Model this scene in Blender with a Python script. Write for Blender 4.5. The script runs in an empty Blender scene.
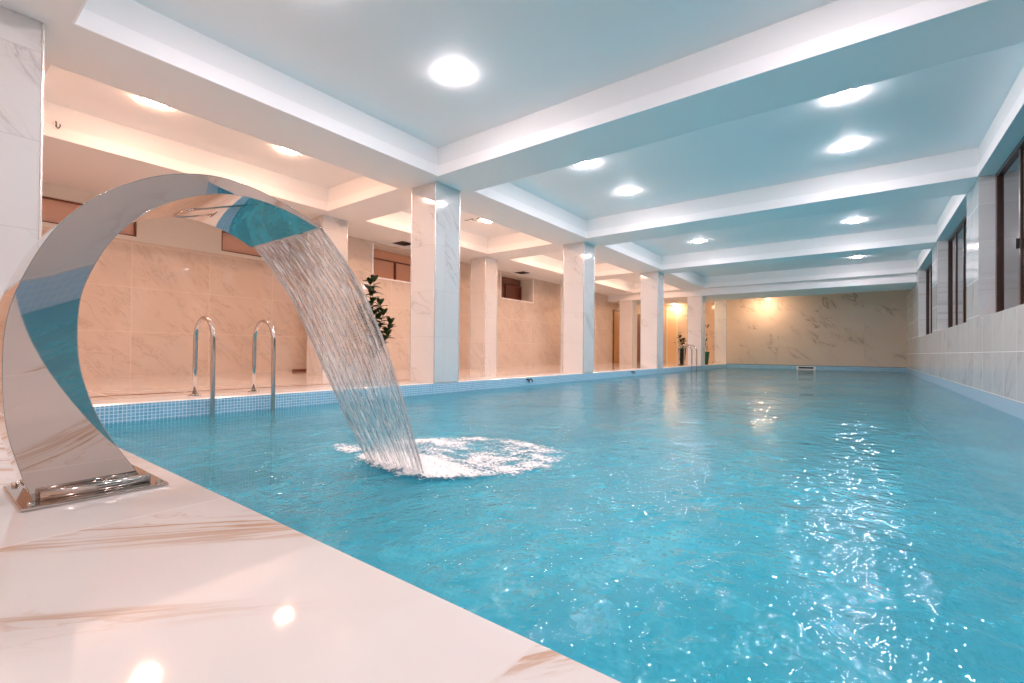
import bpy, bmesh, math, random
from mathutils import Vector, Matrix
random.seed(7)
COL = bpy.context.scene.collection
PI = math.pi

# ------------------------------------------------------------------ helpers
def link(name, bm, mats, parent=None, smooth=False, loc=None):
    me = bpy.data.meshes.new(name)
    bm.normal_update()
    bm.to_mesh(me); bm.free()
    for m in (mats if isinstance(mats, (list, tuple)) else [mats]):
        me.materials.append(m)
    if smooth:
        for p in me.polygons: p.use_smooth = True
    o = bpy.data.objects.new(name, me)
    COL.objects.link(o)
    if parent: o.parent = parent
    if loc: o.location = loc
    return o

def box(bm, x0, x1, y0, y1, z0, z1, mi=0):
    vs = [bm.verts.new((x, y, z)) for z in (z0, z1) for x, y in ((x0, y0), (x1, y0), (x1, y1), (x0, y1))]
    fs = [(0, 3, 2, 1), (4, 5, 6, 7), (0, 1, 5, 4), (1, 2, 6, 5), (2, 3, 7, 6), (3, 0, 4, 7)]
    out = []
    for f in fs:
        q = bm.faces.new([vs[i] for i in f]); q.material_index = mi; out.append(q)
    return out

def quad(bm, pts, mi=0):
    f = bm.faces.new([bm.verts.new(p) for p in pts]); f.material_index = mi
    return f

def lathe(bm, prof, n=32, c=(0, 0, 0), mi=0):
    rings = []
    for r, z in prof:
        if r < 1e-6:
            rings.append([bm.verts.new((c[0], c[1], c[2] + z))])
        else:
            rings.append([bm.verts.new((c[0] + r * math.cos(2 * PI * i / n), c[1] + r * math.sin(2 * PI * i / n), c[2] + z)) for i in range(n)])
    for a, b in zip(rings, rings[1:]):
        for i in range(n):
            j = (i + 1) % n
            if len(a) == 1 and len(b) == 1: continue
            if len(a) == 1: f = bm.faces.new((a[0], b[j], b[i]))
            elif len(b) == 1: f = bm.faces.new((a[i], a[j], b[0]))
            else: f = bm.faces.new((a[i], a[j], b[j], b[i]))
            f.material_index = mi; f.smooth = True
    bmesh.ops.recalc_face_normals(bm, faces=bm.faces[:])

def tube(bm, pts, r, n=12, mi=0, cap=True, rr=None):
    pts = [Vector(p) for p in pts]
    rings = []
    t0 = (pts[1] - pts[0]).normalized()
    up = Vector((0, 0, 1)) if abs(t0.z) < .9 else Vector((1, 0, 0))
    u = t0.cross(up).normalized()
    for i, p in enumerate(pts):
        t = (pts[min(i + 1, len(pts) - 1)] - pts[max(i - 1, 0)]).normalized()
        u = (u - t * u.dot(t)).normalized()
        v = t.cross(u)
        ri = rr[i] if rr else r
        rings.append([bm.verts.new(p + u * ri * math.cos(2 * PI * k / n) + v * ri * math.sin(2 * PI * k / n)) for k in range(n)])
    for a, b in zip(rings, rings[1:]):
        for k in range(n):
            j = (k + 1) % n
            f = bm.faces.new((a[k], a[j], b[j], b[k])); f.smooth = True; f.material_index = mi
    if cap:
        bm.faces.new(rings[0][::-1]).material_index = mi
        bm.faces.new(rings[-1]).material_index = mi

def bevel(o, w=.003, seg=2, ang=40):
    m = o.modifiers.new('bevel', 'BEVEL'); m.width = w; m.segments = seg
    m.limit_method = 'ANGLE'; m.angle_limit = math.radians(ang)
    return o

def tag(o, label=None, cat=None, group=None, kind=None):
    if label: o['label'] = label
    if cat: o['category'] = cat
    if group: o['group'] = group
    if kind: o['kind'] = kind
    return o

def empty(name, loc=(0, 0, 0), rz=0):
    o = bpy.data.objects.new(name, None); COL.objects.link(o)
    o.location = loc; o.rotation_euler = (0, 0, rz); o.empty_display_size = .1
    return o

def struct(name, bm, mats, label=None, parent=None, smooth=False):
    o = link(name, bm, mats, parent, smooth)
    if not parent:
        o['kind'] = 'structure'
        if label: o['label'] = label
    return o

def copy_tree(o, parent=None):
    c = o.copy(); COL.objects.link(c); c.parent = parent
    for ch in list(o.children): copy_tree(ch, c)
    return c

# ------------------------------------------------------------------ materials
class NT:
    def __init__(s, name):
        s.m = bpy.data.materials.new(name); s.m.use_nodes = True
        s.t = s.m.node_tree; s.t.nodes.clear()
        s.out = s.n('ShaderNodeOutputMaterial')
    def n(s, typ, **kw):
        nd = s.t.nodes.new(typ)
        for k, v in kw.items(): setattr(nd, k, v)
        return nd
    def put(s, sock, v):
        if v is None: return
        if isinstance(v, bpy.types.NodeSocket): s.t.links.new(v, sock)
        else:
            if isinstance(v, (tuple, list)) and len(v) == 3 and sock.type == 'RGBA': v = (*v, 1)
            sock.default_value = v
    def math(s, op, a, b=None, c=None, clamp=False):
        nd = s.n('ShaderNodeMath', operation=op, use_clamp=clamp)
        s.put(nd.inputs[0], a); s.put(nd.inputs[1], b); s.put(nd.inputs[2], c)
        return nd.outputs[0]
    def vec(s, op, a, b=None, scale=None):
        nd = s.n('ShaderNodeVectorMath', operation=op)
        s.put(nd.inputs[0], a); s.put(nd.inputs[1], b)
        if scale is not None: s.put(nd.inputs['Scale'], scale)
        return nd.outputs[0]
    def xyz(s, x, y, z):
        nd = s.n('ShaderNodeCombineXYZ')
        for i, v in enumerate((x, y, z)): s.put(nd.inputs[i], v)
        return nd.outputs[0]
    def sep(s, v):
        nd = s.n('ShaderNodeSeparateXYZ'); s.put(nd.inputs[0], v); return nd.outputs
    def pos(s): return s.n('ShaderNodeNewGeometry').outputs['Position']
    def noise(s, v, scale, detail=3, rough=.5, dist=0, col=False):
        nd = s.n('ShaderNodeTexNoise')
        s.put(nd.inputs['Vector'], v); s.put(nd.inputs['Scale'], scale); nd.inputs['Detail'].default_value = detail
        nd.inputs['Roughness'].default_value = rough; nd.inputs['Distortion'].default_value = dist
        return nd.outputs['Color' if col else 'Fac']
    def white(s, v, col=True):
        nd = s.n('ShaderNodeTexWhiteNoise'); s.put(nd.inputs['Vector'], v)
        return nd.outputs['Color' if col else 'Value']
    def ramp(s, v, a, b, lo=0., hi=1.):
        nd = s.n('ShaderNodeMapRange', interpolation_type='SMOOTHSTEP')
        for i, q in enumerate((v, a, b, lo, hi)): s.put(nd.inputs[i], q)
        return nd.outputs[0]
    def mix(s, f, a, b):
        nd = s.n('ShaderNodeMix', data_type='RGBA')
        s.put(nd.inputs[0], f); s.put(nd.inputs[6], a); s.put(nd.inputs[7], b)
        return nd.outputs[2]
    def bump(s, h, dist, strength=1, normal=None):
        nd = s.n('ShaderNodeBump'); s.put(nd.inputs['Height'], h); s.put(nd.inputs['Distance'], dist); s.put(nd.inputs['Strength'], strength)
        if normal: s.put(nd.inputs['Normal'], normal)
        return nd.outputs[0]
    def princ(s, **kw):
        nd = s.n('ShaderNodeBsdfPrincipled')
        for k, v in kw.items(): s.put(nd.inputs[k], v)
        s.t.links.new(nd.outputs[0], s.out.inputs[0])
        return nd

def plain(name, col, rough=.5, metal=0., spec=.5):
    t = NT(name)
    t.princ(**{'Base Color': col, 'Roughness': rough, 'Metallic': metal, 'Specular IOR Level': spec})
    return t.m

def painted(name, col, rough=.6):
    t = NT(name)
    n = t.noise(t.pos(), 60, 3)
    t.princ(**{'Base Color': col, 'Roughness': rough, 'Normal': t.bump(n, .0006, .4)})
    return t.m

def tilecoords(t, mode, w, h, ou=0., ov=0.):
    p = t.sep(t.pos())
    if mode == 'floor': u, v = p[0], p[1]
    elif mode == 'x': u, v = p[1], p[2]      # faces looking along X
    elif mode == 'y': u, v = p[0], p[2]
    else: u, v = t.math('ADD', p[0], p[1]), p[2]
    u = t.math('ADD', u, ou); v = t.math('ADD', v, ov)
    ui = t.math('DIVIDE', u, w); vi = t.math('DIVIDE', v, h)
    fu = t.math('FRACT', ui); fv = t.math('FRACT', vi)
    du = t.math('MULTIPLY', t.math('SUBTRACT', .5, t.math('ABSOLUTE', t.math('SUBTRACT', fu, .5))), w)
    dv = t.math('MULTIPLY', t.math('SUBTRACT', .5, t.math('ABSOLUTE', t.math('SUBTRACT', fv, .5))), h)
    d = t.math('MINIMUM', du, dv)
    idx = t.xyz(t.math('FLOOR', ui), t.math('FLOOR', vi), 0)
    return u, v, d, idx

def marble(name, mode, base, vein, tile, rough=.1, vs=1.0, strength=.8, grout=None, gw=.0025, ou=0., ov=0., slope=-1.0, cloud=None, thin=.022, mask=(.48, .62), aniso=.33):
    t = NT(name)
    u, v, d, idx = tilecoords(t, mode, tile[0], tile[1], ou, ov)
    rnd = t.vec('SCALE', t.white(idx), scale=23.)
    # coordinates turned so that the veins run diagonally across each slab
    a = t.math('ADD', t.math('MULTIPLY', u, .55), t.math('MULTIPLY', v, .55 * -slope))
    b = t.math('SUBTRACT', t.math('MULTIPLY', u, 1.25), t.math('MULTIPLY', v, 1.25 * -slope * -1 * -1))
    # a: across veins, b: along veins (stretched)
    across = t.math('ADD', u, t.math('MULTIPLY', v, -1 / slope if slope else 0))
    along = t.math('SUBTRACT', t.math('MULTIPLY', u, aniso), t.math('MULTIPLY', v, aniso))
    c = t.vec('ADD', t.xyz(across, along, 0), rnd)
    n1 = t.noise(c, 1.5 * vs, 7, .58, .9)
    n2 = t.noise(c, 3.7 * vs, 5, .6, 1.6)
    m = t.ramp(t.noise(c, 1.1 * vs, 2), mask[0], mask[1])
    v1 = t.ramp(t.math('ABSOLUTE', t.math('SUBTRACT', n1, .5)), 0, thin, 1, 0)
    v2 = t.ramp(t.math('ABSOLUTE', t.math('SUBTRACT', n2, .52)), 0, thin * .8, .45, 0)
    soft = t.ramp(t.math('ABSOLUTE', t.math('SUBTRACT', n1, .5)), 0, .12, .22, 0)
    vv = t.math('MULTIPLY', t.math('ADD', t.math('MAXIMUM', v1, v2), soft, clamp=True), m)
    vv = t.math('MULTIPLY', vv, strength)
    cl = cloud or tuple(x * .9 for x in base)
    bc = t.mix(t.noise(c, .9 * vs, 4), base, cl)
    bc = t.mix(vv, bc, vein)
    g = t.ramp(d, gw * .5, gw, 1, 0)
    bc = t.mix(g, bc, grout or tuple(x * .6 for x in base))
    r = t.math('ADD', t.math('MULTIPLY', g, .5), t.math('ADD', rough, t.math('MULTIPLY', t.noise(t.pos(), 4, 3), .04)))
    t.princ(**{'Base Color': bc, 'Roughness': r, 'Specular IOR Level': .55, 'Normal': t.bump(g, .001, -.4)})
    return t.m

def mosaic(name, mode, c1, c2, grout, s=.034, rough=.2, gw=.004):
    t = NT(name)
    u, v, d, idx = tilecoords(t, mode, s, s, 0, 0)
    w = t.white(idx, False)
    bc = t.mix(w, c1, c2)
    g = t.ramp(d, gw * .5, gw, 1, 0)
    bc = t.mix(g, bc, grout)
    t.princ(**{'Base Color': bc, 'Roughness': rough})
    return t.m

M = {}
M['ceil'] = painted('ceiling_paint', (.86, .86, .86))
M['band'] = painted('white_band_paint', (.95, .935, .94), .45)
M['soffit'] = painted('beam_paint', (.84, .83, .82))
M['wallpaint'] = painted('cream_wall_paint', (.78, .72, .64))
M['deck'] = marble('deck_marble', 'floor', (.80, .755, .725), (.52, .30, .17), (1.19, .62), .03, 1.15, .85, (.66, .60, .56), .003, ou=.42, ov=-.02, slope=2.2, thin=.03, mask=(.50, .62), aniso=1.4)
M['col_marble'] = marble('column_marble', 'xy', (.79, .76, .745), (.36, .32, .30), (40, .69), .05, 1.3, .42, (.55, .52, .5), .003, ov=0.0)
M['wallx'] = marble('wall_marble_x', 'x', (.74, .61, .51), (.42, .29, .20), (1.2, .76), .045, 2.6, .40, (.80, .68, .58), .004, mask=(.40, .55))
M['wally'] = marble('wall_marble_y', 'y', (.76, .60, .48), (.30, .19, .12), (1.5, .78), .10, 1.1, .65, (.58, .5, .42), .004)
M['wallr'] = marble('wall_marble_right', 'x', (.80, .785, .78), (.46, .43, .42), (.6, .52), .09, 1.7, .75, (.84, .83, .82), .003, cloud=(.60, .585, .58))
M['coping'] = marble('coping_stone', 'floor', (.86, .83, .80), (.6, .5, .4), (1.2, 5), .12, 1., .2)
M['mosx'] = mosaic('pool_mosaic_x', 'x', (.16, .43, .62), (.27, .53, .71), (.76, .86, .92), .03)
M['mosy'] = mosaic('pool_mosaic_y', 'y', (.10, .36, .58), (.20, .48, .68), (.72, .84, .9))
M['mosr'] = mosaic('pool_mosaic_lit', 'x', (.42, .60, .75), (.44, .62, .77), (.50, .66, .79))  # right wall copy, lightened to paint in the light on that band
M['mosf'] = mosaic('pool_mosaic_floor', 'floor', (.045, .55, .74), (.07, .66, .82), (.12, .72, .85), .034, .3, .003)
M['chrome'] = plain('polished_steel', (.57, .50, .46), .02, 1)
M['chrome_b'] = plain('brushed_steel', (.60, .54, .50), .12, 1)
M['profile'] = plain('corner_profile', (.93, .92, .9), .22, .7)
M['dark'] = plain('black_plastic', (.012, .012, .014), .35)
M['brown'] = plain('dark_brown_frame', (.045, .018, .012), .3)
M['redbrown'] = plain('red_brown_wood', (.20, .055, .02), .35)
M['peach'] = plain('reflect_tint_pane', (.72, .44, .33), .22)  # peach colour stands in for the ceiling reflected in opaque glass
M['pane_orange'] = plain('orange_pane', (.78, .40, .25), .25)
M['pane_red'] = plain('red_brown_pane', (.24, .075, .045), .25)
M['door_wood'] = plain('oak_veneer', (.55, .27, .09), .35)
M['door_dark'] = plain('dark_veneer', (.14, .065, .035), .3)
M['door_glow'] = plain('light_door_panel', (.80, .58, .36), .3)
M['leaf'] = plain('leaf_green', (.022, .05, .014), .35)
M['stem'] = plain('stem_green', (.10, .14, .04), .5)
M['soil'] = plain('soil', (.04, .025, .015), .9)
M['pot_dark'] = plain('dark_glazed_pot', (.035, .03, .022), .15)
M['pot_green'] = plain('green_glazed_pot', (.02, .13, .03), .15)
M['pot_white'] = plain('white_glazed_pot', (.75, .72, .68), .2)
M['white_pl'] = plain('white_plastic', (.85, .85, .85), .35)

def emis(name, col, s):
    t = NT(name); e = t.n('ShaderNodeEmission'); t.put(e.inputs[0], col); e.inputs[1].default_value = s
    t.t.links.new(e.outputs[0], t.out.inputs[0]); return t.m
M['lamp_pool'] = emis('pool_lamp_diffuser', (1, .87, .895), 165)
M['lamp_warm'] = emis('warm_lamp_diffuser', (1, .57, .38), 175)
M['lamp_back'] = emis('amber_lamp_diffuser', (1, .66, .40), 270)
M['lamp_far'] = emis('far_wall_lamp_diffuser', (1, .66, .42), 380)

# splash centre
SX, SY, WZ = -1.98, 1.68, -.17
def water_mat():
    t = NT('pool_water_surface')
    p = t.pos(); q = t.sep(p)
    dx = t.math('SUBTRACT', q[0], SX); dy = t.math('SUBTRACT', q[1], SY)
    r = t.math('SQRT', t.math('ADD', t.math('MULTIPLY', dx, dx), t.math('MULTIPLY', dy, dy)))
    near = t.ramp(r, .3, 5.0, 1, .42)
    pv = t.xyz(q[0], t.math('MULTIPLY', q[1], .8), q[2])
    n1 = t.noise(pv, 2.4, 3, .5, .6)
    n2 = t.noise(pv, 15, .6, .5, .2)
    n3 = t.noise(pv, 42, 1, .5, 0)
    h = t.math('ADD', t.math('MULTIPLY', n1, .022), t.math('MULTIPLY', t.math('MULTIPLY', n2, .0085), t.math('ADD', t.math('MULTIPLY', near, .9), .52)))
    h = t.math('ADD', h, t.math('MULTIPLY', t.math('MULTIPLY', n3, .0075), t.math('MULTIPLY', near, near)))
    ring = t.math('MULTIPLY', t.math('SINE', t.math('MULTIPLY', r, 26)), t.ramp(r, .3, 2.6, .0022, 0))
    h = t.math('ADD', h, ring)
    nrm = t.bump(h, 1.0, 1.0)
    fr = t.n('ShaderNodeFresnel'); fr.inputs[0].default_value = 1.33; t.put(fr.inputs['Normal'], nrm)
    gl = t.n('ShaderNodeBsdfGlossy'); gl.inputs['Roughness'].default_value = .02; t.put(gl.inputs['Normal'], nrm)
    tr = t.n('ShaderNodeBsdfTransparent'); t.put(tr.inputs[0], (.70, .93, .96))
    rf = t.n('ShaderNodeBsdfRefraction'); rf.inputs['IOR'].default_value = 1.33; rf.inputs['Roughness'].default_value = 0.0
    t.put(rf.inputs[0], (.70, .93, .96)); t.put(rf.inputs['Normal'], nrm)
    m0 = t.n('ShaderNodeMixShader'); m0.inputs[0].default_value = .4
    t.t.links.new(tr.outputs[0], m0.inputs[1]); t.t.links.new(rf.outputs[0], m0.inputs[2])
    # diffuse turquoise stands in for light scattered in aerated water, brightening the waves
    df = t.n('ShaderNodeBsdfDiffuse'); t.put(df.inputs[0], (.10, .72, .91)); t.put(df.inputs['Normal'], nrm)
    mm = t.n('ShaderNodeMixShader'); t.put(mm.inputs[0], t.math('ADD', t.ramp(t.noise(pv, 3.1, 4, .6, 1.), .35, .7, .22, .38), t.math('MULTIPLY', near, .10)))
    t.t.links.new(m0.outputs[0], mm.inputs[1]); t.t.links.new(df.outputs[0], mm.inputs[2])
    mx = t.n('ShaderNodeMixShader'); t.put(mx.inputs[0], fr.outputs[0])
    t.t.links.new(mm.outputs[0], mx.inputs[1]); t.t.links.new(gl.outputs[0], mx.inputs[2])
    t.t.links.new(mx.outputs[0], t.out.inputs[0])
    return t.m
M['water'] = water_mat()

def glass_mat():
    t = NT('window_glass')
    fr = t.n('ShaderNodeFresnel'); fr.inputs[0].default_value = 1.5
    gl = t.n('ShaderNodeBsdfGlossy'); gl.inputs['Roughness'].default_value = .01
    tr = t.n('ShaderNodeBsdfTransparent'); t.put(tr.inputs[0], (.85, .88, .88))
    mx = t.n('ShaderNodeMixShader'); t.put(mx.inputs[0], t.math('MULTIPLY', fr.outputs[0], 1.7, clamp=True))
    t.t.links.new(tr.outputs[0], mx.inputs[1]); t.t.links.new(gl.outputs[0], mx.inputs[2]); t.t.links.new(mx.outputs[0], t.out.inputs[0])
    return t.m
M['glass'] = glass_mat()

# ------------------------------------------------------------------ room dimensions
XL, XR, YN, YF, H = -5.05, 1.27, .642, 23.44, 3.0
XA, XC_, YJ, YB, YK = -9.93, -9.0, 5.67, 24.75, -3.4
HC = 3.41
DEPTH = -1.45

# ceiling : a height field of coffers and beams
xb = [XA - .1, -7.71, -5.73, -4.88, XR, XR + .25]
rows = [(-3.0, 0.0), (.78, 4.72), (5.5, 9.27), (10.15, 14.11), (14.93, 18.93)]
yb = [YK - .1]
for a, b in rows: yb += [a, b]
yb += [19.17, 21.25, YB + .1]
def cell_h(i, j):
    y = (yb[j] + yb[j + 1]) / 2
    if 19.17 < y < 21.25: return 2.73
    if any(a < y < b for a, b in rows) and i in (1, 3): return HC
    return H
bm = bmesh.new()
nx, ny = len(xb) - 1, len(yb) - 1
for i in range(nx):
    for j in range(ny):
        h = cell_h(i, j)
        quad(bm, [(xb[i], yb[j], h), (xb[i], yb[j + 1], h), (xb[i + 1], yb[j + 1], h), (xb[i + 1], yb[j], h)], 0 if h > 3.1 else 1)
        if i + 1 < nx:
            g = cell_h(i + 1, j)
            if abs(g - h) > .01: quad(bm, [(xb[i + 1], yb[j], h), (xb[i + 1], yb[j + 1], h), (xb[i + 1], yb[j + 1], g), (xb[i + 1], yb[j], g)], 0 if max(g,h)>3.1 else 1)
        if j + 1 < ny:
            g = cell_h(i, j + 1)
            if abs(g - h) > .01: quad(bm, [(xb[i], yb[j + 1], h), (xb[i + 1], yb[j + 1], h), (xb[i + 1], yb[j + 1], g), (xb[i], yb[j + 1], g)], 2 if min(g, h) < 2.9 else 0)
struct('ceiling', bm, [M['ceil'], M['soffit'], M['band']], 'coffered ceiling with pale beams over the pool and lounge')

# the raised white band that runs round the foot of every coffer
tn = 1
for (a, b) in rows:
    for (x0, x1) in ((-7.71, -5.73), (-4.88, XR)):
        bm = bmesh.new(); th = .014; z0, z1 = H - .001, H + .15
        box(bm, x0, x0 + th, a, b, z0, z1); box(bm, x1 - th, x1, a, b, z0, z1)
        box(bm, x0 + th, x1 - th, a, a + th, z0, z1); box(bm, x0 + th, x1 - th, b - th, b, z0, z1)
        struct('trim_%d' % tn, bm, M['band']); tn += 1
# narrow lip on the lowered beam at the far end
bm = bmesh.new(); box(bm, XC_, XR, 19.145, 19.17, 2.73, 2.90)
struct('trim_%d' % tn, bm, M['band']); tn += 1

# floors
bm = bmesh.new()
def fq(x0, x1, y0, y1, z=0, mi=0): quad(bm, [(x0, y0, z), (x1, y0, z), (x1, y1, z), (x0, y1, z)], mi)
fq(XA - .1, XR, YK - .1, YN - .004); fq(XA - .1, XL - .42, YN - .004, YB + .1); fq(XL - .42, XR + .1, YF + .02, YB + .1)
quad(bm, [(XL - .42, YN - .004, 0), (XL - .42, YF + .02, 0), (XL - .02, YF + .02, 0), (XL - .02, YN - .004, 0)][::-1], 1)
# little nosing down to the mosaic
quad(bm, [(XL - .02, YN - .004, 0), (XL - .02, YF, 0), (XL, YF, -.012), (XL, YN - .004, -.012)][::-1], 1)
quad(bm, [(XL - .02, YN - .004, 0), (XR, YN - .004, 0), (XR, YN, -.012), (XL - .02, YN, -.012)], 1)
struct('floor', bm, [M['deck'], M['coping']], 'polished marble deck with brown veins around the pool')
# drain slot between coping and lounge floor
bm = bmesh.new()
y = .75
while y < 4.8:
    box(bm, -5.915, -5.895, y, y + 1.15, .0005, .004); y += 1.19
struct('trim_%d' % tn, bm, M['redbrown'], 'thin dark drain slot in the marble floor beside the pool'); tn += 1

# pool basin
bm = bmesh.new()
quad(bm, [(XL, YN, DEPTH), (XR, YN, DEPTH), (XR, YF, DEPTH), (XL, YF, DEPTH)], 2)
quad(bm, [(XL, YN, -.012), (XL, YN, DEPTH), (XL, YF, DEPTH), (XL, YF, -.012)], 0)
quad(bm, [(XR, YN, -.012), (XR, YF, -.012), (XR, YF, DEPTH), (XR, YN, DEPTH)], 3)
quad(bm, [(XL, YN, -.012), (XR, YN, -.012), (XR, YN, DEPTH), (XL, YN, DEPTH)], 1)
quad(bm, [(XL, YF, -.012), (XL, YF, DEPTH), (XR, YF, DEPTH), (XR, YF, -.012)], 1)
struct('floor_pool_basin', bm, [M['mosx'], M['mosy'], M['mosf'], M['mosr']], 'sunken pool basin lined with small blue mosaic tiles')

# walls
def wall(name, faces, mats, label):
    bm = bmesh.new()
    for f in faces: quad(bm, f[:4], f[4] if len(f) > 4 else 0)
    return struct(name, bm, mats, label)

def xwall_faces(x, y0, y1, z0, z1, holes, depth, mi=0, mr=1, mtop=None, zt=None):
    """wall plane at X=x with rectangular holes (ya, yb, za, zb); reveals run to x+depth"""
    out = []
    ys = sorted({y0, y1} | {h[0] for h in holes} | {h[1] for h in holes})
    zs = sorted({z0, z1} | {h[2] for h in holes} | {h[3] for h in holes} | ({zt} if zt else set()))
    for a, b in zip(ys, ys[1:]):
        for c, d in zip(zs, zs[1:]):
            my, mz = (a + b) / 2, (c + d) / 2
            if any(h[0] < my < h[1] and h[2] < mz < h[3] for h in holes): continue
            m = mi if (zt is None or mz < zt) else mtop
            out.append(((x, a, c), (x, b, c), (x, b, d), (x, a, d), m))
    for (ya, yb_, za, zb) in holes:
        X2 = x + depth
        out.append(((x, ya, za), (X2, ya, za), (X2, ya, zb), (x, ya, zb), mr))
        out.append(((x, yb_, za), (x, yb_, zb), (X2, yb_, zb), (X2, yb_, za), mr))
        out.append(((x, ya, za), (x, yb_, za), (X2, yb_, za), (X2, ya, za), mr))
        if zb < H - .001: out.append(((x, ya, zb), (X2, ya, zb), (X2, yb_, zb), (x, yb_, zb), mr))
    return out

WIN_R = [(.80, 4.7, 1.0, H), (5.6, 9.28, 1.0, H), (10.25, 13.95, 1.0, H), (14.95, 18.5, 1.0, H)]
wall('wall_right', xwall_faces(XR, YK, YF + 1.5, -.012, H, WIN_R, .22, 0, 0), [M['wallr']], 'grey white marble wall with tall windows beside the pool')
HA = [(-.6, 2.46, 2.40, 2.80), (3.80, 5.2, 2.40, 2.80)]
HCW = [(6.66, 8.75, 2.19, 2.97), (11.47, 13.25, 2.17, 2.97)]
f = xwall_faces(XA, YK, YJ, 0, H, HA, -.12, 0, 1, 1, 2.33)
f += [((XA, YJ, 0), (XC_, YJ, 0), (XC_, YJ, H), (XA, YJ, H), 0)]
f += xwall_faces(XC_, YJ, YB, 0, H, HCW, -.55, 0, 1)
wall('wall_left', f, [M['wallx'], M['wallpaint']], 'marble clad lounge wall with high level openings')
wall('wall_far', [((-5.05, YF, 0), (XR, YF, 0), (XR, YF, H), (-5.05, YF, H))], [M['wally']], 'tan veined marble wall at the far end of the pool')
wall('wall_back', [((XC_ - .1, YB, 0), (-5.0, YB, 0), (-5.0, YB, H), (XC_ - .1, YB, H)), ((-5.05, YF, 0), (-5.05, YB, 0), (-5.05, YB, H), (-5.05, YF, H))], [M['wally']], 'warm lit wall at the far end of the lounge')
wall('wall_near', [((XA - .1, YK, 0), (XR + .1, YK, 0), (XR + .1, YK, H), (XA - .1, YK, H))], [M['wally']], 'marble wall behind the photographer')

# windows on the right wall: dark brown frames, mullions, glass
for n, (ya, yb_, za, zb) in enumerate(WIN_R, 1):
    X2 = XR + .2
    e = empty('window_%d' % n, (X2, (ya + yb_) / 2, za)); e['kind'] = 'structure'
    hw = (yb_ - ya) / 2; hh = zb - za - .01
    bm = bmesh.new(); t_ = .055
    hw -= .005
    box(bm, -.035, .035, -hw, -hw + .09, .003, hh); box(bm, -.035, .035, hw - .09, hw, .003, hh)
    box(bm, -.035, .035, -hw + .09, hw - .09, .003, .04); box(bm, -.035, .035, -hw + .09, hw - .09, hh - t_, hh)
    bevel(link('window_frame', bm, M['brown'], e), .004)
    for k in {1: (-.33, .33), 2: (-.33, .37), 3: (-.5, 0, .5), 4: (-.45, .45)}[n]:
        yy = k * hw
        bm = bmesh.new(); box(bm, -.015, .03, yy - .04, yy + .04, .04, hh - t_)
        bevel(link('mullion', bm, M['brown'], e), .004)
    bm = bmesh.new(); box(bm, .0, .006, -hw + t_, hw - t_, t_, hh - t_)
    link('glass_pane', bm, M['glass'], e)
    bm = bmesh.new(); box(bm, -.045, -.015, .37 * hw - .012, .37 * hw + .012, .75, .87)
    if n == 2: link('window_handle', bm, M['dark'], e)

# high level openings of the left wall
wn = 5
for (ya, yb_, za, zb) in HA:
    e = empty('window_%d' % wn, (XA - .05, (ya + yb_) / 2, za)); e['kind'] = 'structure'; wn += 1
    hw = (yb_ - ya) / 2 - .004; hh = zb - za - .004; t_ = .022
    bm = bmesh.new()
    box(bm, -.02, .03, -hw, -hw + t_, .004, hh); box(bm, -.02, .03, hw - t_, hw, .004, hh)
    box(bm, -.02, .03, -hw + t_, hw - t_, .004, t_); box(bm, -.02, .03, -hw + t_, hw - t_, hh - t_, hh)
    link('window_frame', bm, M['redbrown'], e)
    bm = bmesh.new(); box(bm, -.03, -.02, -hw, hw, .004, hh)
    link('reflect_tint_pane', bm, M['peach'], e)
for k, (ya, yb_, za, zb) in enumerate(HCW):
    e = empty('window_%d' % wn, (XC_ - .5, (ya + yb_) / 2, za)); e['kind'] = 'structure'; wn += 1
    hw = (yb_ - ya) / 2 - .004; hh = zb - za - .004; t_ = .05
    bm = bmesh.new()
    top = hh - .22
    box(bm, -.02, .03, -hw, -hw + t_, .004, top); box(bm, -.02, .03, hw - t_, hw, .004, top)
    box(bm, -.02, .03, -hw + t_, hw - t_, .004, t_); box(bm, -.02, .03, -hw + t_, hw - t_, top - .02, top)
    box(bm, -.02, .03, -.02, .02, t_, top - .02)
    link('window_frame', bm, M['redbrown'], e)
    bm = bmesh.new(); box(bm, -.045, -.02, -hw, hw, .004, hh)
    link('pane', bm, M['pane_orange'] if k == 0 else M['pane_red'], e)
    # slim light metal surround on the wall face
    bm = bmesh.new(); s = .03; xo = .5
    for (a, b, c, d) in ((-hw - s, -hw, -s, hh), (hw, hw + s, -s, hh), (-hw, hw, -s, 0)):
        box(bm, xo + .001, xo + .02, a, b, c, d)
    link('window_surround', bm, M['band'], e)

# doors
def door(n, origin, rz, w, h, mat, fr):
    e = empty('door_%d' % n, origin, rz); e['kind'] = 'structure'
    bm = bmesh.new()
    box(bm, -.002, .02, -w / 2, w / 2, .005, h)
    link('door_leaf', bm, mat, e)
    bm = bmesh.new()
    for (a, b, c, d) in ((-w / 2 - .06, -w / 2, 0, h + .06), (w / 2, w / 2 + .06, 0, h + .06), (-w / 2, w / 2, h, h + .06)):
        box(bm, 0, .035, a, b, c, d)
    link('door_frame', bm, fr, e)
    bm = bmesh.new(); tube(bm, [(.02, w * .40, 1.02), (.06, w * .40, 1.02), (.065, w * .25, 1.02)], .011, 8)
    link('door_handle', bm, M['dark'], e)
door(1, (XC_ + .002, 20.25, 0), 0, .95, 2.36, M['door_wood'], M['door_dark'])
door(2, (XC_ + .002, 22.9, 0), 0, 1.1, 2.36, M['door_dark'], M['door_dark'])
door(3, (-7.97, YB - .002, 0), -PI / 2, .46, 2.75, M['door_glow'], M['wallpaint'])

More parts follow.
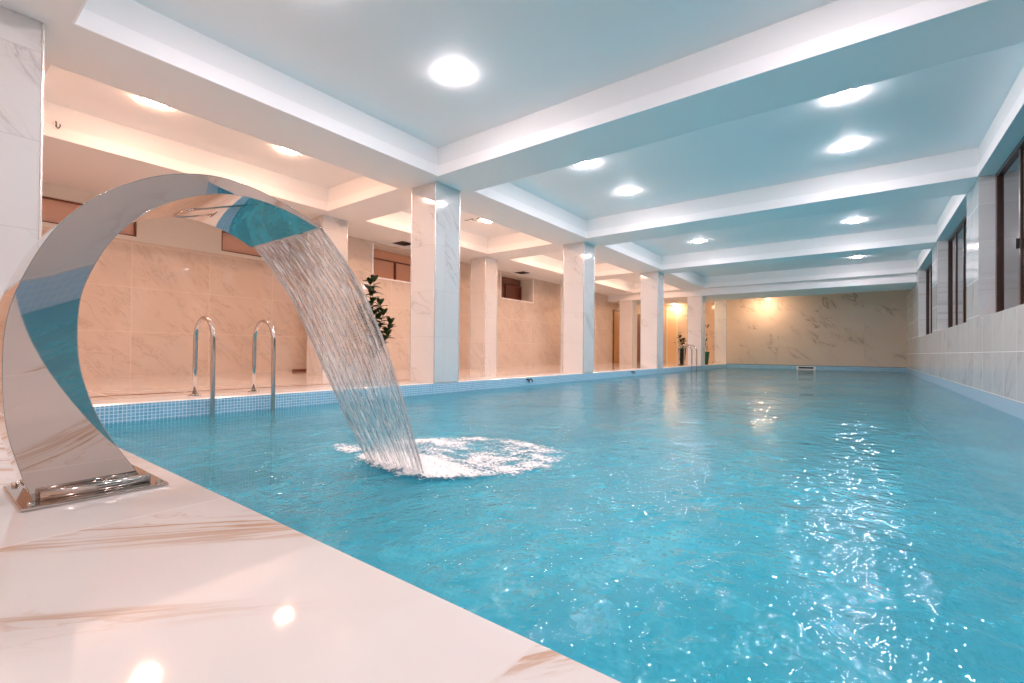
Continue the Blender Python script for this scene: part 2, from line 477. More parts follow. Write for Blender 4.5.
# ------------------------------------------------------------------ columns
def column(x0, x1, y0, y1, h, label, trims=True, group='marble columns along the pool edge'):
    cx, cy = (x0 + x1) / 2, (y0 + y1) / 2
    e = empty('marble_column', (cx, cy, 0)); tag(e, label, 'column', group)
    hx, hy = (x1 - x0) / 2, (y1 - y0) / 2
    bm = bmesh.new(); box(bm, -hx, hx, -hy, hy, 0, h - .003)
    link('shaft', bm, M['col_marble'], e)
    if trims:
        for sx in (-1, 1):
            for sy in (-1, 1):
                bm = bmesh.new(); r = .009
                lathe(bm, [(r, 0.002), (r, h - .004)], 8, (sx * hx, sy * hy, 0))
                link('corner_profile', bm, M['profile'], e)
    return e
cw, cd = .53, .524
G1 = 'marble columns along the pool edge'; G2 = 'marble columns inside the lounge'
column(XL - cw, XL, .12, .12 + cd, H, 'tall marble column at the near corner of the pool, behind the steel fountain, cut off by the picture edge', group=G1)
column(XL - cw, XL, 4.845, 4.845 + cd, H, 'largest whole marble column on the pool edge, just right of the falling water', group=G1)
column(XL - cw, XL, 9.493, 9.493 + cd, H, 'second whole marble column on the pool edge, between the large one and the slimmer third', group=G1)
column(XL - cw, XL, 14.28, 14.28 + cd, H, 'third whole marble column on the pool edge, with a greenish pool side face', group=G1)
column(XL - cw, XL, 19.2, 19.2 + cd, 2.73, 'farthest free-standing pool edge column, beside the far pool ladder', group=G1)
column(XL - cw, XL + .0, YF - .005, YF + .5, H, 'marble pier built into the left end of the far wall', group=G1)
xi0, xi1 = -8.50, -7.98
column(xi0, xi1, 4.80, 5.30, H, 'lounge column seen just behind the top of the falling water', group=G2)
column(xi0, xi1, 9.5, 10.0, H, 'lounge column between the first and second pool edge columns', group=G2)
column(xi0, xi1, 14.28, 14.8, H, 'lounge column mostly hidden behind the second pool edge column', group=G2)
column(xi0 + .05, xi1 + .12, 19.2, 19.7, 2.73, 'farthest lounge column, standing beside the orange wooden door', group=G2)

# ------------------------------------------------------------------ ceiling lights
def make_light(mat, R=.118):
    e = empty('ceiling_light')
    bm = bmesh.new(); lathe(bm, [(R + .014, 0), (R + .014, -.004), (R + .008, -.007), (R - .002, -.007), (R - .002, -.002)], 40)
    link('rim', bm, M['white_pl'], e, True)
    bm = bmesh.new(); lathe(bm, [(R - .003, -.004), (R - .003, -.016), (R * .93, -.026), (R * .6, -.032), (0, -.034)], 40)
    link('diffuser', bm, mat, e, True)
    return e
lp = make_light(M['lamp_pool']); lw = make_light(M['lamp_warm']); lb = make_light(M['lamp_back'], .09)
GP, GW = 'round ceiling lights over the pool', 'round ceiling lights over the lounge'
pool_l = [(-3.43, 3.54, 'round ceiling light alone in the nearest coffer, brightest and largest in view'),
 (-3.42, 6.50, 'round ceiling light in the second pool coffer, half hidden by the nearest beam'),
 (-3.42, 8.07, 'round ceiling light in the second pool coffer on the column side, fully in view'),
 (-.17, 6.50, 'second coffer ceiling light cut by the beam edge on the window side'),
 (-.17, 8.12, 'round ceiling light in the second pool coffer on the window side, fully in view'),
 (-3.42, 12.72, 'round ceiling light in the third pool coffer on the column side'),
 (-.17, 12.78, 'round ceiling light in the third pool coffer on the window side'),
 (-.17, 17.5, 'small round ceiling light in the farthest pool coffer on the window side'),
 (-3.43, 1.85, 'round ceiling light over the fountain, above the picture edge'),
 (-.17, 1.85, 'round ceiling light over the near pool corner by the windows, above the picture edge'),
 (-.17, 3.5, 'round ceiling light in the nearest coffer on the window side, above the picture edge'),
 (-3.42, 11.2, 'round ceiling light in the third pool coffer, hidden by the beam on the column side'),
 (-.17, 11.2, 'round ceiling light in the third pool coffer, hidden by the beam on the window side'),
 (-.17, 15.95, 'round ceiling light in the farthest pool coffer, hidden by the beam on the window side'),
 (-3.42, 15.95, 'round ceiling light in the farthest pool coffer, hidden by the beam on the column side'),
 (-3.43, -1.5, 'unseen round ceiling light added behind the photographer on the column side'),  # this pair is added out of view to brighten the fountain side
 (-.17, -1.5, 'unseen round ceiling light added behind the photographer on the window side')]
warm_l = [(-6.66, 1.80, 'round warm ceiling light above the top of the fountain arch, nearer the picture edge'),
 (-6.66, 3.45, 'round warm ceiling light left of the falling water, deeper in the nearest lounge coffer'),
 (-6.66, 8.0, 'round warm ceiling light right of the largest pool column'),
 (-6.66, 6.4, 'round warm ceiling light hidden behind the largest pool column'),
 (-6.66, 11.2, 'round warm ceiling light in the third lounge coffer, nearer end'),
 (-6.66, 12.7, 'round warm ceiling light in the third lounge coffer, farther end'),
 (-6.66, 16.0, 'round warm ceiling light in the farthest lounge coffer, nearer end'),
 (-6.66, 17.5, 'round warm ceiling light in the farthest lounge coffer, farther end'),
 (-6.66, -1.5, 'unseen round warm ceiling light added behind the photographer over the lounge')]  # added out of view with the pair over the pool, for extra light
def place_lights(src, lst, grp, z=HC):
    for i, (x, y, lab) in enumerate(lst):
        o = src if i == 0 else copy_tree(src)
        o.location = (x, y, z); tag(o, lab, 'ceiling light', grp)
place_lights(lp, pool_l, GP); place_lights(lw, warm_l, GW)
back_l = [(-7.75, 24.35, 'small amber ceiling light in front of the narrow glowing door'),
 (-6.4, 22.6, 'amber ceiling light hidden above the far potted plants'),
 (-3.47, 22.75, 'warm ceiling light hidden behind the last beam, brightening the far marble wall')]
lf = make_light(M['lamp_far'], .09)
place_lights(lf, back_l[2:], 'warm ceiling lights beyond the last beam', H)
place_lights(lb, back_l[:2], 'warm ceiling lights beyond the last beam', H)

# ------------------------------------------------------------------ steel fountain
outer = [(.254,.0),(.230,.056),(.221,.102),(.198,.179),(.183,.260),(.177,.352),(.174,.468),(.178,.543),(.188,.603),(.207,.675),(.252,.793),(.290,.857),(.327,.903),(.363,.943),(.441,1.003),(.513,1.042),(.563,1.060),(.632,1.076),(.699,1.080),(.801,1.063),(.905,1.026),(1.024,.968)]
inner = [(.530,.0),(.499,.059),(.439,.155),(.393,.243),(.359,.347),(.342,.415),(.332,.497),(.331,.605),(.340,.659),(.355,.709),(.381,.780),(.408,.828),(.440,.871),(.466,.903),(.509,.942),(.563,.979),(.635,1.012),(.702,1.030),(.767,1.035),(.855,1.025),(.942,.999),(1.020,.961)]
def resample(P, n):
    # Catmull-Rom through the points, then even arc length
    P = [Vector((a, b)) for a, b in P]; Q = []
    for i in range(len(P) - 1):
        p0, p1, p2, p3 = P[max(i - 1, 0)], P[i], P[i + 1], P[min(i + 2, len(P) - 1)]
        for k in range(10):
            t = k / 10
            Q.append(.5 * ((2 * p1) + (p2 - p0) * t + (2 * p0 - 5 * p1 + 4 * p2 - p3) * t * t + (3 * p1 - p0 - 3 * p2 + p3) * t ** 3))
    Q.append(P[-1])
    # smooth out measuring noise
    for _ in range(70):
        Q = [Q[0]] + [(Q[i - 1] + Q[i] * 2 + Q[i + 1]) / 4 for i in range(1, len(Q) - 1)] + [Q[-1]]
    L = [0]
    for a, b in zip(Q, Q[1:]): L.append(L[-1] + (b - a).length)
    R = []; j = 0
    for i in range(n):
        s = L[-1] * i / (n - 1)
        while j < len(L) - 2 and L[j + 1] < s: j += 1
        f = (s - L[j]) / max(L[j + 1] - L[j], 1e-9)
        R.append(Q[j].lerp(Q[j + 1], min(max(f, 0), 1)))
    return R
NS = 90
O_ = resample(outer, NS); I_ = resample(inner, NS)
fx, fy = -2.09, .394
fe = empty('waterfall_fountain', (fx, fy, 0))
tag(fe, 'curved mirror polished steel swan neck fountain pouring a sheet of water into the pool', 'fountain')
def XRs(t): return -1.995 + .275 * t ** 1.65
for P_ in (O_, I_):      # keep the outline while the side plate leans out later along the arch
    for i, v in enumerate(P_):
        t = i / (NS - 1); k = XRs(t) / (-1.995 + .275 * t ** 1.2)
        v.x *= k; v.y = .473 + (v.y - .473) * k
def XLs(t): return -2.19 - .13 * min(1, t / .66) ** 1.1
bm = bmesh.new()
ring = []; NB = 8; BULGE = 0
for i in range(NS):
    t = i / (NS - 1)
    o, q = O_[i], I_[i]
    xr, xl = XRs(t) - fx, XLs(t) - fx
    ring.append([bm.verts.new(p) for p in
        [(xr - .0155 * k / NB + BULGE * (1 - (2 * k / NB - 1) ** 2) * min(1, 6 * (1 - t)), o.x + (q.x - o.x) * k / NB - fy, o.y + (q.y - o.y) * k / NB) for k in range(NB + 1)] +
        [(xl, q.x - fy, q.y), (xl, o.x - fy, o.y)]])
for a, b in zip(ring, ring[1:]):
    n_ = len(a)
    for k in range(n_):
        j = (k + 1) % n_
        f = bm.faces.new((a[k], a[j], b[j], b[k])); f.smooth = True
bm.faces.new(ring[0]); bm.faces.new(ring[-1][::-1])
bmesh.ops.recalc_face_normals(bm, faces=bm.faces[:])
for a, b in zip(ring, ring[1:]):
    for k in (0, NB, NB + 1, NB + 2):
        e_ = bm.edges.get((a[k], b[k]))
        if e_: e_.smooth = False
body = link('curved_body', bm, M['chrome'], fe)
# base plate, collar weld, bolts
bm = bmesh.new(); box(bm, -2.275 - fx, -1.905 - fx, .213 - fy, .573 - fy, .0005, .010)
bevel(link('base_plate', bm, M['chrome_b'], fe), .003)
bm = bmesh.new()
tube(bm, [(-1.975 - fx, .262 - fy, .022), (-1.975 - fx, .40 - fy, .022), (-1.975 - fx, .535 - fy, .022)], .017, 14)
link('foot_collar', bm, M['chrome_b'], fe, True)
for (bx, by) in ((-1.93, .238), (-1.93, .550), (-2.25, .238), (-2.25, .550)):
    bm = bmesh.new(); lathe(bm, [(.011, .010), (.011, .017), (.008, .021), (0, .021)], 6, (bx - fx, by - fy, 0))
    link('bolt', bm, M['chrome_b'], fe)
# fine tubes added on the near side plate's rims to give edge highlights
for nm, src, side in (('outer_edge_glint', O_, 0), ('inner_edge_glint', I_, 1)):
    bm = bmesh.new()
    pts = []
    for i in range(2, NS):
        t = i / (NS - 1); o, q = O_[i], I_[i]
        pts.append((XRs(t) - fx - (.0155 if side else 0), src[i].x - fy, src[i].y))
    tube(bm, pts, .0011, 6)
    link(nm, bm, M['chrome_b'], fe)
# spout lip
bm = bmesh.new(); tube(bm, [(XLs(1) - fx, 1.021 - fy, .963), (XRs(1) - fx, 1.021 - fy, .963)], .004, 8)
link('spout_lip', bm, M['chrome'], fe, True)

# ------------------------------------------------------------------ falling water
path = [(1.028, .962), (1.080, .915), (1.165, .825), (1.222, .752), (1.292, .640), (1.395, .437), (1.497, .180), (1.636, WZ - .004)]
JP = resample(path, 60)
def jx(u, t):  # u 0..1 across, t 0..1 down
    l = -2.308 + .09 * t; r = -1.727 - .033 * t
    return l + (r - l) * u
t = NT('falling_water_sheet')
uvn = t.n('ShaderNodeUVMap'); q = t.sep(uvn.outputs[0])
sv = t.xyz(t.math('ADD', t.math('MULTIPLY', q[0], 85), t.math('MULTIPLY', q[1], 2)), t.math('MULTIPLY', q[1], 15), 0)
s1 = t.noise(sv, 1., 3, .6, .5)
s2 = t.noise(t.xyz(t.math('MULTIPLY', q[0], 190), t.math('MULTIPLY', q[1], 26), 3.), 1., 2, .6, .3)
hgt = t.math('ADD', s1, t.math('MULTIPLY', s2, .5))
nrm = t.bump(hgt, .022, 1.)
gl = t.n('ShaderNodeBsdfGlossy'); gl.inputs['Roughness'].default_value = .06; t.put(gl.inputs['Normal'], nrm)
tr = t.n('ShaderNodeBsdfTransparent'); t.put(tr.inputs[0], (.97, .97, .97))
rf = t.n('ShaderNodeBsdfRefraction'); rf.inputs['IOR'].default_value = 1.12; rf.inputs['Roughness'].default_value = .03; t.put(rf.inputs['Normal'], nrm)
df = t.n('ShaderNodeBsdfTranslucent'); t.put(df.inputs[0], (.9, .9, .9))
d2 = t.n('ShaderNodeBsdfDiffuse'); t.put(d2.inputs[0], (.9, .9, .9))
ad = t.n('ShaderNodeMixShader'); ad.inputs[0].default_value = .5
t.t.links.new(df.outputs[0], ad.inputs[1]); t.t.links.new(d2.outputs[0], ad.inputs[2])
m1 = t.n('ShaderNodeMixShader'); m1.inputs[0].default_value = .6
t.t.links.new(tr.outputs[0], m1.inputs[1]); t.t.links.new(rf.outputs[0], m1.inputs[2])
m2 = t.n('ShaderNodeMixShader'); t.put(m2.inputs[0], t.ramp(s1, .46, .64, .02, .65))
t.t.links.new(m1.outputs[0], m2.inputs[1]); t.t.links.new(ad.outputs[0], m2.inputs[2])
m3 = t.n('ShaderNodeMixShader'); t.put(m3.inputs[0], t.ramp(s2, .48, .66, .01, .40))
t.t.links.new(m2.outputs[0], m3.inputs[1]); t.t.links.new(gl.outputs[0], m3.inputs[2])
t.t.links.new(m3.outputs[0], t.out.inputs[0]); M['sheet'] = t.m

bm = bmesh.new(); uvl = bm.loops.layers.uv.new('UVMap')
NU = 120; grid = []
for i, p in enumerate(JP):
    tt = i / (len(JP) - 1); rowv = []
    for k in range(NU + 1):
        u = k / NU
        wob = .004 * math.sin(u * 61 + tt * 3) + .003 * math.sin(u * 140 - tt * 5) + .006 * tt * math.sin(u * 23 + 1)
        rowv.append((bm.verts.new((jx(u, tt), p.x + wob * min(1, tt * 5) - .05 * math.sin(PI * tt) * (1 - u), p.y)), u, tt))
    grid.append(rowv)
for a, b in zip(grid, grid[1:]):
    for k in range(NU):
        vs = (a[k], a[k + 1], b[k + 1], b[k]); f = bm.faces.new([v[0] for v in vs]); f.smooth = True
        for lp_, v in zip(f.loops, vs): lp_[uvl].uv = (v[1], v[2])
jet = link('falling_water', bm, M['sheet'])
tag(jet, 'clear streaked sheet of water falling from the fountain spout to the pool', 'falling water', kind='stuff')
# thick glassy strands along the sheet, same stuff
t = NT('water_strand')
lw_ = t.n('ShaderNodeLayerWeight'); lw_.inputs[0].default_value = .2
gl = t.n('ShaderNodeBsdfGlossy'); gl.inputs['Roughness'].default_value = .05
tr = t.n('ShaderNodeBsdfTransparent')
df = t.n('ShaderNodeBsdfTranslucent')
mm = t.n('ShaderNodeMixShader'); mm.inputs[0].default_value = .45
t.t.links.new(tr.outputs[0], mm.inputs[1]); t.t.links.new(df.outputs[0], mm.inputs[2])
mx = t.n('ShaderNodeMixShader'); t.put(mx.inputs[0], lw_.outputs[0])
t.t.links.new(mm.outputs[0], mx.inputs[1]); t.t.links.new(gl.outputs[0], mx.inputs[2]); t.t.links.new(mx.outputs[0], t.out.inputs[0])
M['strand'] = t.m
bm = bmesh.new()
def jpos(u, tt, off=0):
    f = tt * (len(JP) - 1); i = min(int(f), len(JP) - 2); p = JP[i].lerp(JP[i + 1], f - i)
    return (jx(u, tt), p.x + off - .05 * math.sin(PI * tt) * (1 - u), p.y)
for s in range(420):
    u = random.random(); t0 = random.random() * .9; ln = random.uniform(.03, .14); off = random.uniform(-.010, .012)
    pts = [jpos(u + .004 * math.sin(k), min(1, t0 + ln * k / 7), off) for k in range(8)]
    r = random.uniform(.0005, .0012)
    tube(bm, pts, r, 6, rr=[r * x for x in (.15, .7, 1, 1, .9, .8, .6, .2)])
for u in (0.0, .012, .985, 1.0):
    pts = [jpos(u, k / 24, .002 * math.sin(k * 1.3)) for k in range(25)]
    tube(bm, pts, .0026, 7, rr=[.0026 + .0008 * math.sin(k * 2.1) for k in range(25)])
link('water_strands', bm, M['strand'], jet)

# ------------------------------------------------------------------ pool water
bm = bmesh.new()
ys = []; y = YN
while y < YF:
    ys.append(y); y += .05 + max(0, (y - 4)) * .012
ys.append(YF)
NXW = 110
rowp = None
def wz(x, y):
    e = min(1, (x - XL) * 4, (XR - x) * 4, (y - YN) * 4, (YF - y) * 4)
    r = math.hypot(x - SX, y - SY)
    z = .0035 * math.sin(1.9 * x + 1.1 * y) + .003 * math.sin(-1.3 * x + 2.3 * y + 1) + .002 * math.sin(4.1 * x + 2.2 * y + 2)
    z += .006 * math.exp(-r * .9) * math.sin(9 * r)
    return WZ + z * max(0, e)
for y in ys:
    row = [bm.verts.new((XL + (XR - XL) * i / NXW, y, wz(XL + (XR - XL) * i / NXW, y))) for i in range(NXW + 1)]
    if rowp:
        for i in range(NXW):
            f = bm.faces.new((rowp[i], rowp[i + 1], row[i + 1], row[i])); f.smooth = True
    rowp = row
w = link('pool_water', bm, M['water'])
tag(w, 'clear rippled turquoise water filling the long indoor pool', 'water', kind='stuff')

# foam and droplets where the sheet lands
t = NT('foam')
q = t.sep(t.pos())
dx = t.math('SUBTRACT', q[0], -1.98); dy = t.math('SUBTRACT', q[1], 2.17)
# ellipse stretched along the landing line
a_ = t.math('DIVIDE', dx, .62); b_ = t.math('DIVIDE', dy, .56)
rr = t.math('SQRT', t.math('ADD', t.math('MULTIPLY', a_, a_), t.math('MULTIPLY', b_, b_)))
dx2 = t.math('DIVIDE', t.math('SUBTRACT', q[0], -1.99), .36); dy2 = t.math('DIVIDE', t.math('SUBTRACT', q[1], 1.72), .17)
core = t.math('SQRT', t.math('ADD', t.math('MULTIPLY', dx2, dx2), t.math('MULTIPLY', dy2, dy2)))
n1 = t.noise(t.pos(), 5, 5, .65, .8); n2 = t.noise(t.pos(), 60, 3, .7)
ringd = t.math('ABSOLUTE', t.math('SUBTRACT', rr, .85))
dens = t.math('MAXIMUM', t.ramp(ringd, .0, .42, .60, 0), t.ramp(core, .55, 1.9, 1.3, 0))
dens = t.math('MAXIMUM', dens, t.ramp(rr, .5, 1.0, .40, 0))
dx3 = t.math('DIVIDE', t.math('SUBTRACT', q[0], -2.60), .26); dy3 = t.math('DIVIDE', t.math('SUBTRACT', q[1], 1.78), .12)
side = t.math('SQRT', t.math('ADD', t.math('MULTIPLY', dx3, dx3), t.math('MULTIPLY', dy3, dy3)))
keep = t.math('MAXIMUM', t.ramp(rr, .85, 1.6, 1, 0), t.ramp(side, .6, 1.9, 1, 0))
dens = t.math('MAXIMUM', dens, t.ramp(side, .0, 1.5, .62, 0))
dens = t.math('SUBTRACT', t.math('MULTIPLY', dens, keep), t.math('MULTIPLY', t.math('SUBTRACT', 1, keep), 1.2))
al = t.ramp(t.math('ADD', dens, t.math('ADD', t.math('MULTIPLY', t.math('SUBTRACT', n1, .5), 2.2), t.math('MULTIPLY', t.math('SUBTRACT', n2, .5), 2.4))), .22, .74)
df = t.n('ShaderNodeBsdfPrincipled'); t.put(df.inputs['Base Color'], (.99, .98, .98)); t.put(df.inputs['Roughness'], .3); t.put(df.inputs['Normal'], t.bump(n2, .006, 1.))
tr = t.n('ShaderNodeBsdfTransparent')
mx = t.n('ShaderNodeMixShader'); t.put(mx.inputs[0], al)
t.t.links.new(tr.outputs[0], mx.inputs[1]); t.t.links.new(df.outputs[0], mx.inputs[2]); t.t.links.new(mx.outputs[0], t.out.inputs[0])
M['foam'] = t.m
bm = bmesh.new(); rowp = None
from mathutils import noise as mn
NF = 90
for j in range(NF + 1):
    row = []
    for i in range(NF + 1):
        x = -2.95 + 2.0 * i / NF; y = 1.2 + 1.95 * j / NF
        c = math.exp(-(((x + 1.99) / .36) ** 2 + ((y - 1.72) / .2) ** 2))
        z = wz(x, y) + .008 + .03 * c + .022 * (c + .25) * mn.noise(Vector((x * 16, y * 16, 0))) + .01 * (c + .2) * mn.noise(Vector((x * 45, y * 45, 4)))
        row.append(bm.verts.new((x, y, z)))
    if rowp:
        for i in range(NF):
            f = bm.faces.new((rowp[i], rowp[i + 1], row[i + 1], row[i])); f.smooth = True
    rowp = row
fo = link('splash_foam', bm, M['foam'])
tag(fo, 'white churning foam patch where the falling water lands in the pool', 'foam', kind='stuff')
bm = bmesh.new()
for k in range(420):
    a = random.random() * 2 * PI; d = abs(random.gauss(0, .22))
    x = -1.99 + d * math.cos(a) * 1.4 + random.uniform(-.15, .15); y = 1.72 + d * math.sin(a) * .8
    z = WZ + .01 + abs(random.gauss(0, .035)); r = random.uniform(.0012, .0035)
    bmesh.ops.create_icosphere(bm, subdivisions=1, radius=r, matrix=Matrix.Translation((x, y, z)))
for f in bm.faces: f.smooth = True
link('water_droplets', bm, M['white_pl'], fo)

# ------------------------------------------------------------------ pool ladders
def hoop(y):
    """inverted U rail from deck flange over the edge into the water"""
    pts = []
    xa, xw, top, r = -5.39, -4.94, .56, .225
    pts.append((xa, y, .008)); pts.append((xa + .005, y, .3)); pts.append((xa + .01, y, top))
    c = ((xa + .01 + xw) / 2, top); R = (xw - xa - .01) / 2
    for k in range(1, 16):
        a = PI - PI * k / 16
        pts.append((c[0] + R * math.cos(a), y, c[1] + R * 1.0 * math.sin(a)))
    pts += [(xw, y, top), (xw, y, .2), (xw, y, -.2), (xw, y, -.95)]
    return pts
def ladder(y0, y1, label):
    ym = (y0 + y1) / 2
    e = empty('pool_ladder', (XL, ym, 0)); tag(e, label, 'pool ladder', 'steel pool ladders')
    for y in (y0, y1):
        bm = bmesh.new(); tube(bm, [(p[0] - XL, p[1] - ym, p[2]) for p in hoop(y)], .0215, 14)
        rail = link('handrail', bm, M['chrome_b'], e, False)
        bm = bmesh.new(); lathe(bm, [(.058, .001), (.058, .008), (.03, .016), (.022, .018)], 24, (-5.39 - XL, y - ym, 0))
        link('floor_flange', bm, M['chrome_b'], rail)
    for z in (-.35, -.6, -.85):
        bm = bmesh.new(); box(bm, -4.975 - XL, -4.905 - XL, y0 - ym, y1 - ym, z - .01, z + .01)
        bevel(link('step', bm, M['chrome_b'], e), .004)
ladder(1.83, 2.41, 'steel pool ladder on the near left edge, framed by the fountain arch')
ladder(17.55, 18.15, 'small distant steel pool ladder before the farthest pool column')

# ------------------------------------------------------------------ small wall fittings in the pool
def skim(y, label):
    e = empty('overflow_nozzle', (XL, y, -.075)); tag(e, label, 'pool fitting', 'black nozzles in the mosaic band')
    bm = bmesh.new(); box(bm, .001, .02, -.06, .06, .012, .034)
    bevel(link('nozzle_plate', bm, M['dark'], e), .004)
    for s in (-1, 1):
        bm = bmesh.new(); tube(bm, [(.01, s * .055, .03), (.045, s * .055, .03), (.06, s * .055, .0), (.06, s * .055, -.03)], .011, 8)
        link('hook', bm, M['dark'], e)
skim(7.3, 'black double hook nozzle on the mosaic between the first and second pool columns')
skim(12.3, 'black double hook nozzle on the mosaic between the second and third pool columns')
e = empty('skimmer', (-1.95, YF, -.08)); tag(e, 'pale framed skimmer mouth in the far mosaic band', 'skimmer')
bm = bmesh.new()
for (a, b, c, d) in ((-.34, -.27, -.09, .04), (.27, .34, -.09, .04), (-.27, .27, .015, .04), (-.27, .27, -.09, -.06)): box(bm, a, b, -.022, -.001, c, d)
link('skimmer_frame', bm, M['white_pl'], e)
bm = bmesh.new(); box(bm, -.27, .27, -.010, -.001, -.06, .015)
link('skimmer_mouth', bm, M['dark'], e)

# ceiling vents, light fixture, hook, wire
def vent(x, y, label):
    e = empty('ceiling_vent', (x, y, H)); tag(e, label, 'ceiling vent', 'black ceiling vents of the lounge')
    bm = bmesh.new(); s = .17
    for (a, b, c, d) in ((-s, s, -s, -s + .03), (-s, s, s - .03, s), (-s, -s + .03, -s + .03, s - .03), (s - .03, s, -s + .03, s - .03)): box(bm, a, b, c, d, -.014, -.001)
    link('vent_frame', bm, M['dark'], e)
    for k in range(6):
        y0 = -s + .04 + k * .048; bm = bmesh.new(); box(bm, -s + .03, s - .03, y0, y0 + .022, -.011, -.003)
        link('slat', bm, M['dark'], e)
    bm = bmesh.new(); box(bm, -s + .03, s - .03, -s + .03, s - .03, -.003, -.001); link('vent_backing', bm, M['dark'], e)
vent(-8.57, 7.2, 'square black ceiling vent just left of the largest pool column')
vent(-8.62, 12.1, 'square black ceiling vent above the second high window opening')
bm = bmesh.new(); pts = [(0, 0, .03), (.015, .0, .035), (.03, 0, .02), (.03, 0, -.03), (.03, .02, -.045), (.03, .035, -.02), (.03, .035, .01)]
tube(bm, pts, .006, 8); o = link('steel_hook', bm, M['dark'], None, loc=(-7.698, 1.10, 3.16)); tag(o, 'small dark hook screwed into the coffer side at upper left', 'hook')
bm = bmesh.new()
tube(bm, [(-.22, .02, 0), (-.1, -.01, -.03), (0, .0, -.012), (.1, .02, -.03), (.2, .05, -.0)], .007, 6)
tube(bm, [(0, 0, -.012), (.03, .06, -.05), (.07, .1, -.03)], .006, 6)
o = link('loose_wire', bm, M['dark'], None, loc=(-6.85, 7.66, HC - .004)); tag(o, 'short loose wire hanging from the coffer beside a warm light', 'wire')
bm = bmesh.new(); box(bm, -.28, .28, -.10, .10, -.09, -.001)
o = bevel(link('white_fixture', bm, M['white_pl'], None, loc=(-4.7, 22.6, H)), .02); tag(o, 'small white box fixed to the ceiling at the left end of the far wall', 'ceiling box')  # plain unlit box for the small white ceiling light fixture
bm = bmesh.new(); box(bm, -.05, .05, -.14, .14, 0.001, .05)
o = bevel(link('low_wooden_box', bm, M['redbrown'], None, loc=(-9.8, 5.35, 0)), .006); tag(o, 'low brown box on the floor in the corner of the marble lounge wall', 'box')

# ------------------------------------------------------------------ plants
def leaf(bm, base, direction, L, W, droop=.35, mi=0):
    d = Vector(direction).normalized(); side = d.cross(Vector((0, 0, 1)))
    if side.length < .1: side = Vector((1, 0, 0))
    side.normalize(); up = side.cross(d)
    n = 7; prev = None
    for i in range(n + 1):
        s = i / n
        c = Vector(base) + d * (L * s) + Vector((0, 0, -droop * L * s * s))
        wv = W * math.sin(PI * min(.98, s * .93 + .05)) ** .8
        row = [bm.verts.new(c - side * wv + up * wv * .25), bm.verts.new(c), bm.verts.new(c + side * wv + up * wv * .25)]
        if prev:
            for k in range(2):
                f = bm.faces.new((prev[k], prev[k + 1], row[k + 1], row[k])); f.smooth = True; f.material_index = mi
        prev = row
def pot(bm, r0, r1, h): lathe(bm, [(0, .001), (r0, .001), (r1, h), (r1 + .012, h), (r1 + .012, h + .02), (r1 - .015, h + .02), (r1 - .02, h - .03)], 32)
def plant(loc, potdim, mat, stems, label, nl=16, LL=.17, WW=.035, seed=1, ztop=1.8):
    rnd = random.Random(seed)
    e = empty('potted_plant', loc); tag(e, label, 'potted plant', 'potted plants in the lounge')
    bm = bmesh.new(); pot(bm, *potdim); link('pot', bm, mat, e)
    bm = bmesh.new(); lathe(bm, [(0, potdim[2] - .015), (potdim[1] - .012, potdim[2] - .015)], 24); link('soil', bm, M['soil'], e)
    for (sx, sy, top) in stems:
        z0 = potdim[2] - .02
        f = lambda s: (sx * s + .03 * math.sin(s * 5 + sx * 9), sy * s + .02 * math.cos(s * 4), z0 + (top - z0) * s)
        bm = bmesh.new(); tube(bm, [f(k / 10) for k in range(11)], .009, 7, rr=[.011 - .0006 * k for k in range(11)])
        st = link('stem', bm, M['stem'], e)
        bm = bmesh.new()
        for k in range(nl):
            s = .12 + .88 * (k + .5) / nl; a = k * 2.4 + sx * 5
            el = .25 + .7 * rnd.random()
            leaf(bm, f(s), (math.cos(a), math.sin(a), el), LL * rnd.uniform(.7, 1.15), WW, rnd.uniform(.1, .5))
        for k in range(5):
            a = k * 1.3; leaf(bm, f(1), (math.cos(a), math.sin(a), 1.6), LL * .8, WW * .8, .2)
        link('foliage', bm, M['leaf'], st)
plant((-7.06, 5.22, 0), (.13, .17, .32), M['pot_white'], [(-.04, 0.02, 1.68), (.05, 0.03, 1.72), (.16, .14, 1.12), (.24, .22, .95), (.10, .12, 1.30), (.20, .20, .74), (-.16, -.1, 1.2)], 'tall leafy potted plant behind the falling water, left of the largest column', 26, .23, .062, 3)
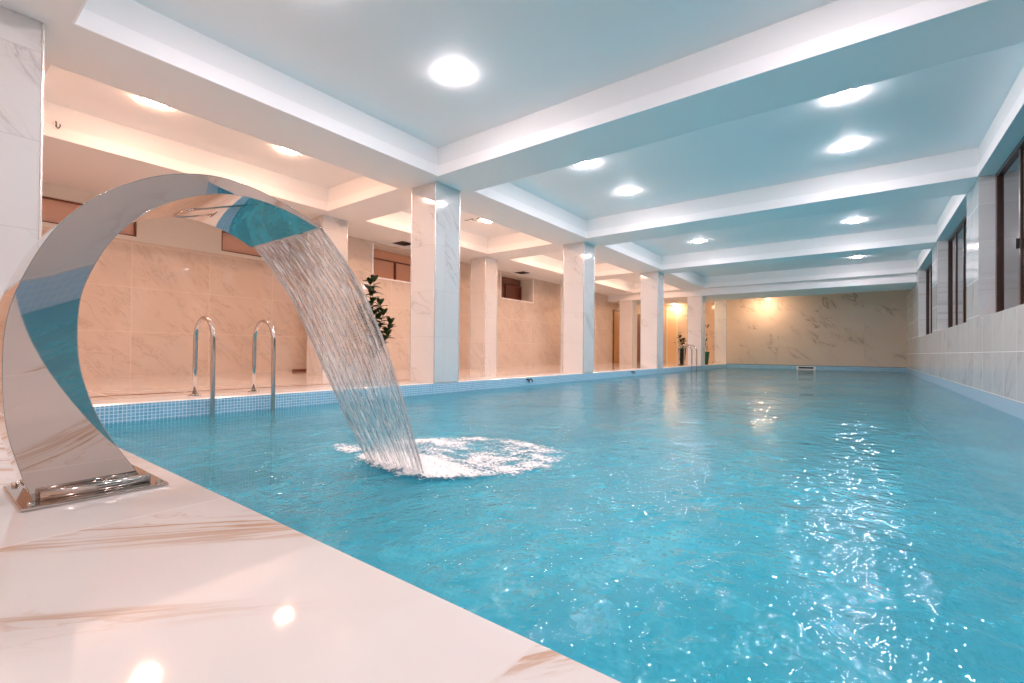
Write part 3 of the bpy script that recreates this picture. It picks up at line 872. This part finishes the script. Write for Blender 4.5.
plant((-6.2, 20.6, 0), (.10, .17, .66), M['pot_dark'], [(-.06, 0, 1.12), (.06, .05, 1.0), (0, -.08, .95)], 'dark bushy plant in a tall tapered pot by the far pool ladder', 8, .26, .055, 5)
plant((-5.33, 21.0, 0), (.09, .14, .52), M['pot_green'], [(.02, -.03, .95), (.06, .06, 1.55)], 'spiky plant in a tall green pot right of the farthest pool column', 4, .34, .02, 8)

# ------------------------------------------------------------------ world, camera, output look
wd = bpy.data.worlds.new('night'); bpy.context.scene.world = wd; wd.use_nodes = True
wd.node_tree.nodes['Background'].inputs[0].default_value = (.010, .013, .02, 1)
wd.node_tree.nodes['Background'].inputs[1].default_value = .6

f_px, yaw, pitch, roll, cx, cy, ch = 465.9354, 37.7979, .5042, .4877, 502.9124, 347.5063, .4731
yaw, pitch, roll = map(math.radians, (yaw, pitch, roll))
F = Vector((-math.sin(yaw) * math.cos(pitch), math.cos(yaw) * math.cos(pitch), math.sin(pitch)))
R = Vector((math.cos(yaw), math.sin(yaw), 0)); U = R.cross(F)
R2 = R * math.cos(roll) + U * math.sin(roll); U2 = U * math.cos(roll) - R * math.sin(roll)
cam = bpy.data.cameras.new('camera'); co = bpy.data.objects.new('camera', cam); COL.objects.link(co)
m = Matrix((R2, U2, -F)).transposed().to_4x4(); m.translation = Vector((0, 0, ch)); co.matrix_world = m
cam.sensor_width = 36; cam.lens = f_px / 1024 * 36
cam.shift_x = -(cx - 512) / 1024; cam.shift_y = (cy - 341.5) / 1024
cam.clip_start = .02
sc = bpy.context.scene; sc.camera = co
sc.view_settings.view_transform = 'Standard'; sc.view_settings.look = 'None'
sc.view_settings.gamma = 1; sc.view_settings.use_curve_mapping = False
sc.view_settings.exposure = 0.48
c = sc.cycles
c.use_denoising = True
try: c.denoiser = 'OPENIMAGEDENOISE'
except Exception: pass
c.max_bounces = 10; c.diffuse_bounces = 7; c.glossy_bounces = 6; c.transmission_bounces = 6; c.transparent_max_bounces = 24
c.sample_clamp_indirect = 20; c.caustics_reflective = False; c.caustics_refractive = True; c.blur_glossy = 0
